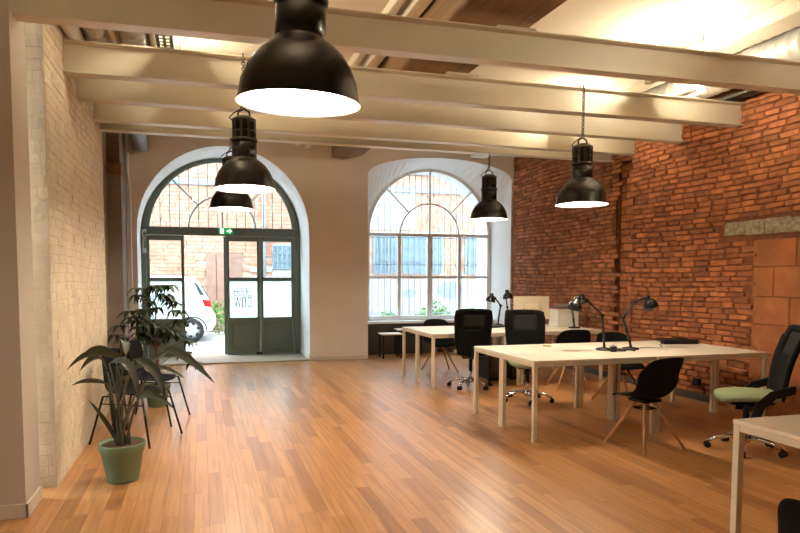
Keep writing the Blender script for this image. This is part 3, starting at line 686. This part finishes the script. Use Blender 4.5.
# ------------------------------------------------------------------ shell chairs
def shell(profile, hw, curl, n=9):
    """profile: (y, z) from seat front to back top; hw half width; curl lifts the edges"""
    vs = []; fs = []
    for (y, z), w, c in zip(profile, hw, curl):
        for i in range(n):
            u = -1+2*i/(n-1); k = abs(u)**2.2
            vs.append((u*w, y + c[0]*k, z + c[1]*k))
    for j in range(len(profile)-1):
        for i in range(n-1): fs.append((j*n+i, j*n+i+1, (j+1)*n+i+1, (j+1)*n+i))
    return vs, fs
def shell_chair(loc, rz, label, group='black shell chairs on wooden legs'):
    t = thing('shell_chair', label, 'chair', loc, rz, group)
    prof = [(.25, .425), (.20, .445), (.08, .44), (-.04, .43), (-.13, .44), (-.19, .49), (-.215, .58), (-.24, .68), (-.265, .77), (-.285, .82)]
    hw = [.17, .205, .225, .235, .24, .24, .24, .23, .21, .165]
    cu = [(-.04, 0), (-.02, .01), (0, .03), (.0, .055), (.02, .085), (.05, .10), (.085, .06), (.08, .02), (.06, -.01), (.03, -.015)]
    vs, fs = shell(prof, hw, cu); B().add(vs, fs, True).build('seat_shell', 'blackfab', t, solid=.012, sub=1)
    b = B(); b.box(-.10, -.09, .40, .10, .09, .425)
    b.tube([(-.08, -.08, .34), (.08, .08, .34)], .006, 6); b.tube([(.08, -.08, .34), (-.08, .08, .34)], .006, 6); b.tube([(-.075, -.075, .34), (-.075, .075, .34), (.075, .075, .34), (.075, -.075, .34), (-.075, -.075, .34)], .005, 6)
    b.build('leg_brace', 'blackplastic', t)
    for sx in (-1, 1):
        for sy in (-1, 1):
            B().tube([(sx*.045, sy*.045, .41), (sx*.235, sy*.225, 0)], [.017, .011], 10).build('leg', 'legwood', t)
    return t
SC = shell_chair((3.75, 4.60, 0), math.radians(8), 'black shell chair on wooden legs in front of the near desks')
dup(SC, (3.62, 9.16, 0), math.radians(176), 'black shell chair on wooden legs behind the rear desks by the window')
dup(SC, (4.72, 7.28, 0), math.radians(-12), 'black shell chair between the two desk groups, beside the right desks')
dup(SC, (4.80, 6.32, 0), math.radians(172), 'black shell chair mostly hidden behind the front desks and desk lamps')
dup(SC, (2.02, 1.395, 0), math.radians(-75), 'black chair back cut off at the lower right corner of the photo')

# dark chairs at the left wall
def metal_chair(loc, rz, label):
    t = thing('metal_chair', label, 'chair', loc, rz, 'black perforated metal chairs at the left wall')
    prof = [(.22, .435), (.19, .45), (.06, .445), (-.08, .44), (-.16, .45), (-.205, .49), (-.225, .58), (-.24, .69), (-.255, .80), (-.26, .83)]
    hw = [.17, .20, .215, .215, .215, .21, .215, .22, .215, .19]
    cu = [(-.03, 0), (-.01, 0), (0, .01), (0, .02), (.02, .03), (.04, .02), (.05, 0), (.06, 0), (.06, -.01), (.05, -.02)]
    vs, fs = shell(prof, hw, cu, 15); b = B().add(vs, fs, True); s_ = b.build('seat_shell', 'blackfab', t, solid=.006)
    for sx in (-1, 1):
        b = B(); b.tube([(sx*.27, .30, 0), (sx*.215, .20, .43), (sx*.19, .12, .438)], .0105, 8); b.build('leg', 'black', t)
        b = B(); b.tube([(sx*.27, -.30, 0), (sx*.215, -.19, .425), (sx*.19, -.10, .43)], .0105, 8); b.build('leg', 'black', t)
        b = B(); b.tube([(sx*.222, .215, .36), (sx*.222, -.205, .36)], .006, 6); b.build('side_rail', 'black', t)
    return t
MC = metal_chair((-.60, 6.0, 0), math.radians(-118), 'black metal chair against the white wall, behind the big-leaved plant')
dup(MC, (-.52, 6.75, 0), math.radians(-108), 'black metal chair against the white wall, the one nearer the door')

# ------------------------------------------------------------------ desk lamps
def desk_lamp(loc, j1, j2, head, label, m='black'):
    """joints in local coordinates: j1 elbow, j2 top joint, head = centre of shade mouth"""
    t = thing('desk_lamp', label, 'desk lamp', loc, 0, 'black jointed desk lamps'); j1, j2, head = V(j1), V(j2), V(head)
    B().lathe([(.001, 0), (.082, 0), (.085, .006), (.08, .018), (.03, .026), (.001, .026)], n=24).build('base', m, t)
    a = V((0, 0, .025)); b = B(); b.cyl(a, a+V((0, 0, .03)), .014, 10); s_ = (j1-a).cross(V((0, 0, 1))).normalized() if (j1-a).cross(V((0, 0, 1))).length > .01 else V((0, 1, 0))
    side = (j2-j1).cross(V((0, 0, 1))).normalized()*.011
    b.cyl(a+V((0, 0, .02))+side, j1+side, .0065, 8); b.cyl(a+V((0, 0, .02))-side, j1-side, .0065, 8); b.cyl(a+V((0,0,.05)), a+(j1-a)*.45, .011, 8); b.build('lower_arm', m, t)
    b = B(); b.cyl(j1+side, j2+side, .0065, 8); b.cyl(j1-side, j2-side, .0065, 8); b.cyl(j1+(j2-j1)*.1, j1+(j2-j1)*.5, .011, 8); b.cyl(j1-side*1.8, j1+side*1.8, .016, 10); b.cyl(j2-side*1.8, j2+side*1.8, .014, 10); b.build('upper_arm', m, t)
    ax = (j2-head); ax = V((ax.x*.35, ax.y*.35, abs(ax.z)+.06)).normalized()
    top = head+ax*.12; b = B(); b.cyl(j2, top, .009, 8); b.build('neck', m, t)
    b = B(); b.lathe([(.078, 0), (.075, .02), (.064, .055), (.045, .08), (.03, .088), (.03, .125), (.022, .135), (.001, .135)], head, 28, axis=ax); b.build('shade', m, t, solid=.003)
    return t
desk_lamp((3.99, 5.52, .74), (-.02, .02, .36), (-.19, .05, .52), (-.34, .03, .42), 'black desk lamp on the front desks, its shade bent to the left')
desk_lamp((4.29, 5.50, .74), (-.06, .05, .335), (.08, .04, .495), (.27, .04, .435), 'black desk lamp on the front desks, its shade reaching to the right')
desk_lamp((5.30, 8.05, .74), (-.01, .05, .30), (.09, .10, .44), (.20, .08, .37), 'black desk lamp on the rear desks, beside the white box')
desk_lamp((4.47, 8.85, .74), (.05, .02, .31), (-.06, .0, .43), (-.13, .02, .37), 'black desk lamp at the window end of the rear desks, shade lower left')
desk_lamp((4.70, 8.88, .74), (-.06, .0, .28), (-.08, .02, .46), (-.06, -.02, .42), 'black desk lamp by the monitor with its shade raised highest')

# ------------------------------------------------------------------ things on the desks
t = thing('monitor', 'cream-backed monitor on the rear desks seen from behind', 'monitor', (4.92, 8.62, .74), math.radians(-8))
rbox(-.285, 0, .10, .285, .03, .46).build('screen_case', 'cream', t, bevel=.008)
rbox(-.13, -.05, .17, .13, 0, .36).build('rear_cover', 'cream', t, bevel=.012)
rbox(-.03, -.02, .012, .03, 0, .2).build('stand', 'cream', t, bevel=.004); rbox(-.12, -.09, 0, .12, .09, .012).build('stand_foot', 'cream', t, bevel=.004)
t = thing('speaker', 'small black rounded speaker left of the cream monitor', 'speaker', (4.54, 8.66, .74))
B().lathe([(.001, 0), (.05, 0), (.055, .03), (.05, .20), (.035, .25), (.001, .26)], n=20).build('cabinet', 'blackplastic', t); B().lathe([(.001, 0), (.03, 0), (.03, .004), (.001, .004)], (0, -.052, .14), 16, axis=(0, -1, 0)).build('cone', 'lampgrey', t)
t = thing('carton', 'white cardboard box on the rear desks filled with folders', 'box', (5.37, 8.44, .74), math.radians(-4))
b = B(); b.box(-.17, -.14, 0, .17, .14, .006); b.box(-.17, -.14, 0, -.164, .14, .27); b.box(.164, -.14, 0, .17, .14, .27); b.box(-.17, -.14, 0, .17, -.134, .27); b.box(-.17, .134, 0, .17, .14, .27); b.build('box_wall', 'paper', t)
for i, (m_, a, z_) in enumerate((('greycard', -8, .305), ('red', 12, .29), ('greycard', 30, .325))):
    lb = ('grey folder lying across the top of the white box', 'red folder sticking out of the white box', 'upper dark grey folder on the white box')[i]
    o = rbox(-.19, -.12, 0, .19, .12, .014).build('folder', m_, loc=(5.37+.015*i, 8.44, .74+z_-.018)); o.rotation_euler = (0, 0, math.radians(a)); tag(o, lb, 'folder', 'folders on the white box')
def keyboard(loc, rz, label):
    t = thing('keyboard', label, 'keyboard', loc, rz); rbox(-.21, -.07, 0, .21, .07, .018).build('case', 'blackplastic', t, bevel=.004)
    b = B()
    for r in range(5):
        for c in range(15): b.box(-.197+c*.0265, -.058+r*.0235, .018, -.175+c*.0265, -.039+r*.0235, .024)
    b.build('keys', 'lampgrey', t)
keyboard((4.62, 8.33, .74), .1, 'black keyboard on the rear desks in front of the monitor')
keyboard((4.24, 8.50, .74), .3, 'black keyboard at the window end under the desk lamps')
t = thing('power_strip', 'black power strip lying on the far right front desk', 'power strip', (5.17, 5.81, .74), math.radians(-10))
rbox(-.20, -.04, 0, .20, .04, .05).build('case', 'blackplastic', t, bevel=.006)
b = B()
for i in range(6): b.lathe([(.018, 0), (.022, .003), (.018, .006)], (-.14+i*.056, 0, .049), 14)
b.build('socket_ring', 'lampgrey', t)
b = B(); b.tube([(-.18, 0, .02), (-.24, .04, .04), (-.22, .1, .055), (-.1, .11, .05), (.1, .10, .05), (.2, .08, .04), (.24, .0, .012), (.2, -.05, .008)], .006, 6); b.build('cable', 'blackplastic', t)
def cable(pts, label, m='blackplastic', r=.006):
    P = [V(p) for p in pts]; out = []
    for i in range(len(P)-1):
        p0, p1, p2, p3 = P[max(i-1, 0)], P[i], P[i+1], P[min(i+2, len(P)-1)]
        for k in range(5):
            u = k/5; out.append(.5*((2*p1)+(-p0+p2)*u+(2*p0-5*p1+4*p2-p3)*u*u+(-p0+3*p1-3*p2+p3)*u**3))
    out.append(P[-1]); return tag(B().tube(out, r, 6).build('cable', m, origin=P[0]), label, 'cable')
cable([(4.03, 5.40, .748), (4.10, 5.34, .75), (4.16, 5.42, .756), (4.09, 5.46, .752), (4.13, 5.36, .758), (4.22, 5.40, .748), (4.20, 5.32, .75)], 'coiled black cable between the two front desk lamps', r=.009)
cable([(4.38, 5.52, .747), (4.5, 5.56, .747), (4.62, 5.50, .747), (4.76, 5.6, .747), (4.9, 5.80, .747)], 'thin black cable running from the lamp to the power strip', r=.004)
cable([(4.52, 5.44, .746), (4.60, 5.38, .746), (4.70, 5.43, .746), (4.64, 5.50, .75), (4.55, 5.47, .746)], 'thin white cable coiled beside the right front desk lamp', 'paper', .003)
cable([(5.1, 6.225, .73), (5.15, 6.235, .60), (5.25, 6.25, .56), (5.34, 6.28, .50)], 'black cable hanging under the far edge of the front desks', r=.005)
t = thing('plug_adapter', 'small black adapter standing at the foot of the left front desk lamp', 'adapter', (3.98, 5.36, .74)); rbox(-.028, -.02, 0, .028, .02, .055).build('case', 'blackplastic', t, bevel=.004); rbox(-.01, -.01, .055, .01, .01, .065).build('plug_pin', 'chrome', t)
tag(B().lathe([(.001, 0), (.045, 0), (.05, .006), (.001, .006)], (0,0,0), 20).build('desk_grommet', 'legwood', loc=(3.62, 6.0, .7402)), 'round wood-coloured cap on the far left front desk', 'cap')
tag(rbox(-.10, -.07, 0, .10, .07, .003).build('paper_sheet', 'paper', loc=(3.02, 5.45, .7402)), 'white paper sheet near the left edge of the front desks', 'paper')
# pc towers and drawers under the rear desks
def pc(loc, rz, label):
    t = thing('computer_tower', label, 'computer', loc, rz, 'dark computers under the rear desks'); rbox(-.10, -.22, .01, .10, .22, .42).build('case', 'blackplastic', t, bevel=.006)
    rbox(-.09, -.226, .03, .09, -.22, .40).build('front_panel', 'lampgrey', t); b = B(); [b.box(sx*.08-.015, sy*.18-.015, 0, sx*.08+.015, sy*.18+.015, .01) for sx in (-1, 1) for sy in (-1, 1)]; b.build('foot', 'rubber', t)
pc((4.07, 8.33, 0), 0, 'dark computer tower under the rear desks, left one'); pc((4.42, 8.33, 0), 0, 'dark computer tower under the rear desks, right one')
t = thing('drawer_unit', 'grey drawer pedestal under the rear desks beside the towers', 'drawer unit', (4.80, 8.58, 0)); rbox(-.16, -.2, .03, .0, .2, .55).build('body', 'lampgrey', t, bevel=.004)
for i in range(3): rbox(-.155, -.212, .05+i*.165, -.005, -.2, .205+i*.165).build('drawer', 'greycard', t, bevel=.003)
# low tables below the window
def stool(loc, w, d, h, label):
    t = thing('low_table', label, 'side table', loc, 0, 'low tables beneath the window'); rbox(-w/2, -d/2, h-.025, w/2, d/2, h).build('top', 'paper', t, bevel=.004)
    for sx in (-1, 1):
        for sy in (-1, 1): B().box(sx*(w/2-.03)-.012, sy*(d/2-.03)-.012, 0, sx*(w/2-.03)+.012, sy*(d/2-.03)+.012, h-.025).build('leg', 'blackplastic', t)
stool((3.36, 10.98, 0), .40, .30, .46, 'small low table with white top and black legs below the window, the lower one')
stool((3.82, 11.32, 0), .50, .30, .51, 'white-topped low table below the window, the taller one behind')
# things by the right wall
t = thing('wall_socket_box', 'small dark socket box low on the brick wall under the desks', 'socket', (5.79, 6.2, .22)); rbox(-.02, -.05, -.04, .02, .05, .04).build('case', 'blackplastic', t, bevel=.004); rbox(-.024, -.03, -.02, -.02, .03, .02).build('face_plate', 'lampgrey', t)

# ------------------------------------------------------------------ plants
def pot(t, r, h, sc=1):
    b = B(); b.lathe([(.001, 0), (r*.66, 0), (r*.68, .01), (r*.88, h*.74), (r*.93, h*.76), (r, h*.97), (r, h), (r*.93, h), (r*.90, h*.80), (r*.86, h*.75)], n=36); p = b.build('pot', 'potgreen', t)
    B().lathe([(.001, h*.95), (r*.5, h*.95), (r*.925, h*.93)], n=24).build('soil', 'soil', t)
def blade(b, pts, width, roll=0, fold=.25, n=9):
    """leaf blade along a bezier of 3 points"""
    p0, p1, p2 = [V(p) for p in pts]; vs = []; fs = []
    for i in range(n):
        u = i/(n-1); p = p0*(1-u)**2 + p1*2*u*(1-u) + p2*u*u; d = ((p1-p0)*(1-u)+(p2-p1)*u).normalized()
        s_ = d.cross(V((0, 0, 1))); s_ = s_.normalized() if s_.length > .05 else V((1, 0, 0)); s_ = Quaternion(d, roll) @ s_; nn = s_.cross(d).normalized()
        w = width*(math.sin(PI*(u**.75))**.8 if 0 < u < 1 else .02)
        vs += [p-s_*w+nn*w*fold, p-s_*w*.5+nn*w*fold*.35, p, p+s_*w*.5+nn*w*fold*.35, p+s_*w+nn*w*fold]
    for i in range(n-1):
        for j in range(4): fs.append((i*5+j, i*5+j+1, (i+1)*5+j+1, (i+1)*5+j))
    b.add(vs, fs, True)
PX, PY_ = -.585, 4.80
t = thing('potted_plant', 'large dark-leaved plant in a green pot, nearest at the left wall', 'potted plant', (PX, PY_, 0))
pot(t, .165, .28)
LV = [  # stem top, mid of blade, tip, half width, roll  (world coordinates)
 ((-.62, 4.80, .90), (-.72, 4.74, .97), (-.83, 4.70, .92), .050, 1.2),
 ((-.50, 4.78, .83), (-.72, 4.74, .95), (-.92, 4.70, .84), .055, 1.0),
 ((-.66, 4.70, .73), (-.78, 4.66, .76), (-.88, 4.62, .74), .035, .9),
 ((-.64, 4.66, .88), (-.50, 4.60, .86), (-.44, 4.56, .60), .050, .6),
 ((-.61, 4.78, .84), (-.42, 4.74, .86), (-.22, 4.70, .97), .050, 1.0),
 ((-.48, 4.72, .90), (-.34, 4.66, .82), (-.28, 4.62, .64), .055, .9),
 ((-.28, 4.78, .95), (-.13, 4.74, .90), (.08, 4.70, .70), .050, 1.1),
 ((-.47, 4.66, .60), (-.36, 4.62, .65), (-.20, 4.60, .54), .040, 1.1),
 ((-.40, 4.95, .74), (-.30, 4.98, .78), (-.14, 5.0, .70), .045, .9),
 ((-.70, 4.98, .78), (-.78, 5.02, .88), (-.90, 5.05, .78), .055, .7),
 ((-.56, 4.92, .90), (-.58, 5.02, 1.0), (-.62, 5.12, .86), .055, .4),
 ((-.52, 4.60, .74), (-.55, 4.52, .78), (-.66, 4.48, .62), .045, .5)]
b = B(); st = B()
for i, (a, m_, e, w, ro) in enumerate(LV):
    blade(b, (a, (V(m_)+(V(m_)-(V(a)+V(e))/2)).to_tuple(), e), w*.66, ro, .3, 12)
    r0 = V((PX+random.uniform(-.06, .06), PY_+random.uniform(-.05, .05), .23)); a = V(a); md = r0*.5+a*.5+V(((a.x-r0.x)*-.25, 0, .07)); pts = []
    for k in range(9): u = k/8; pts.append(r0*(1-u)**2+md*2*u*(1-u)+a*u*u)
    st.tube(pts, [.010-.005*k/8 for k in range(9)], 7)
for k in range(7):   # young rolled leaves and bare stalks fanning out of the pot
    a = random.uniform(-.25, .2); r0 = V((PX+random.uniform(-.06, .06), PY_+random.uniform(-.05, .05), .23)); tip = V((PX+a, PY_+random.uniform(-.15, .1), .23+random.uniform(.25, .45)))
    blade(b, (r0, (r0+tip)/2+V((0, 0, .06)), tip), .018, 1.2, .3, 8)
def rel(b, o): b.v = [tuple(V(v)-V(o)) for v in b.v]; return b
rel(b, (PX, PY_, 0)).build('foliage', 'leaf2', t); rel(st, (PX, PY_, 0)).build('stems', 'stem', t)
QX, QY = -.52, 7.50
t = thing('potted_plant', 'taller bushy plant with fingered leaves behind the chairs at left', 'potted plant', (QX, QY, 0))
pot(t, .15, .26)
b = B(); b.tube([(0, 0, .2), (.01, 0, .5), (-.01, .01, .8), (0, 0, 1.15)], [.02, .017, .013, .006], 8)
fo = B()
cl = []
for i in range(52):
    z = random.uniform(.78, 1.40); a = random.random()*2*PI; R = (.10+.22*math.sin(PI*min(1, max(0, (1.50-z)/.8)))**.8)*random.uniform(.5, 1.05)
    cl.append((R*math.cos(a)*1.0, R*math.sin(a)*.7, z))
cl += [(-.36, -.1, .95), (-.42, -.1, .85), (-.34, 0, .80), (.30, 0, .62), (.36, 0, .75), (.1, 0, 1.3), (-.05, 0, 1.34), (.22, 0, 1.18), (.40, 0, .5)]
for c in cl:
    c = V(c); base = V((0, 0, max(.4, c.z-.16))); b.tube([base, base*.4+c*.6+V((0, 0, .03)), c], .004, 5)
    nl = 7; tilt = V((c.x, c.y, 0))*.9
    for k in range(nl):
        a = 2*PI*k/nl+random.random()*.4; d = V((math.cos(a), math.sin(a), 0))*random.uniform(.10, .15)+tilt*.12
        blade(fo, (c, c+d*.6+V((0, 0, .015)), c+d+V((0, 0, -random.uniform(.05, .11)))), random.uniform(.020, .030), 0, .2, 6)
b.build('trunk', 'trunk', t); fo.build('foliage', 'leaf', t)
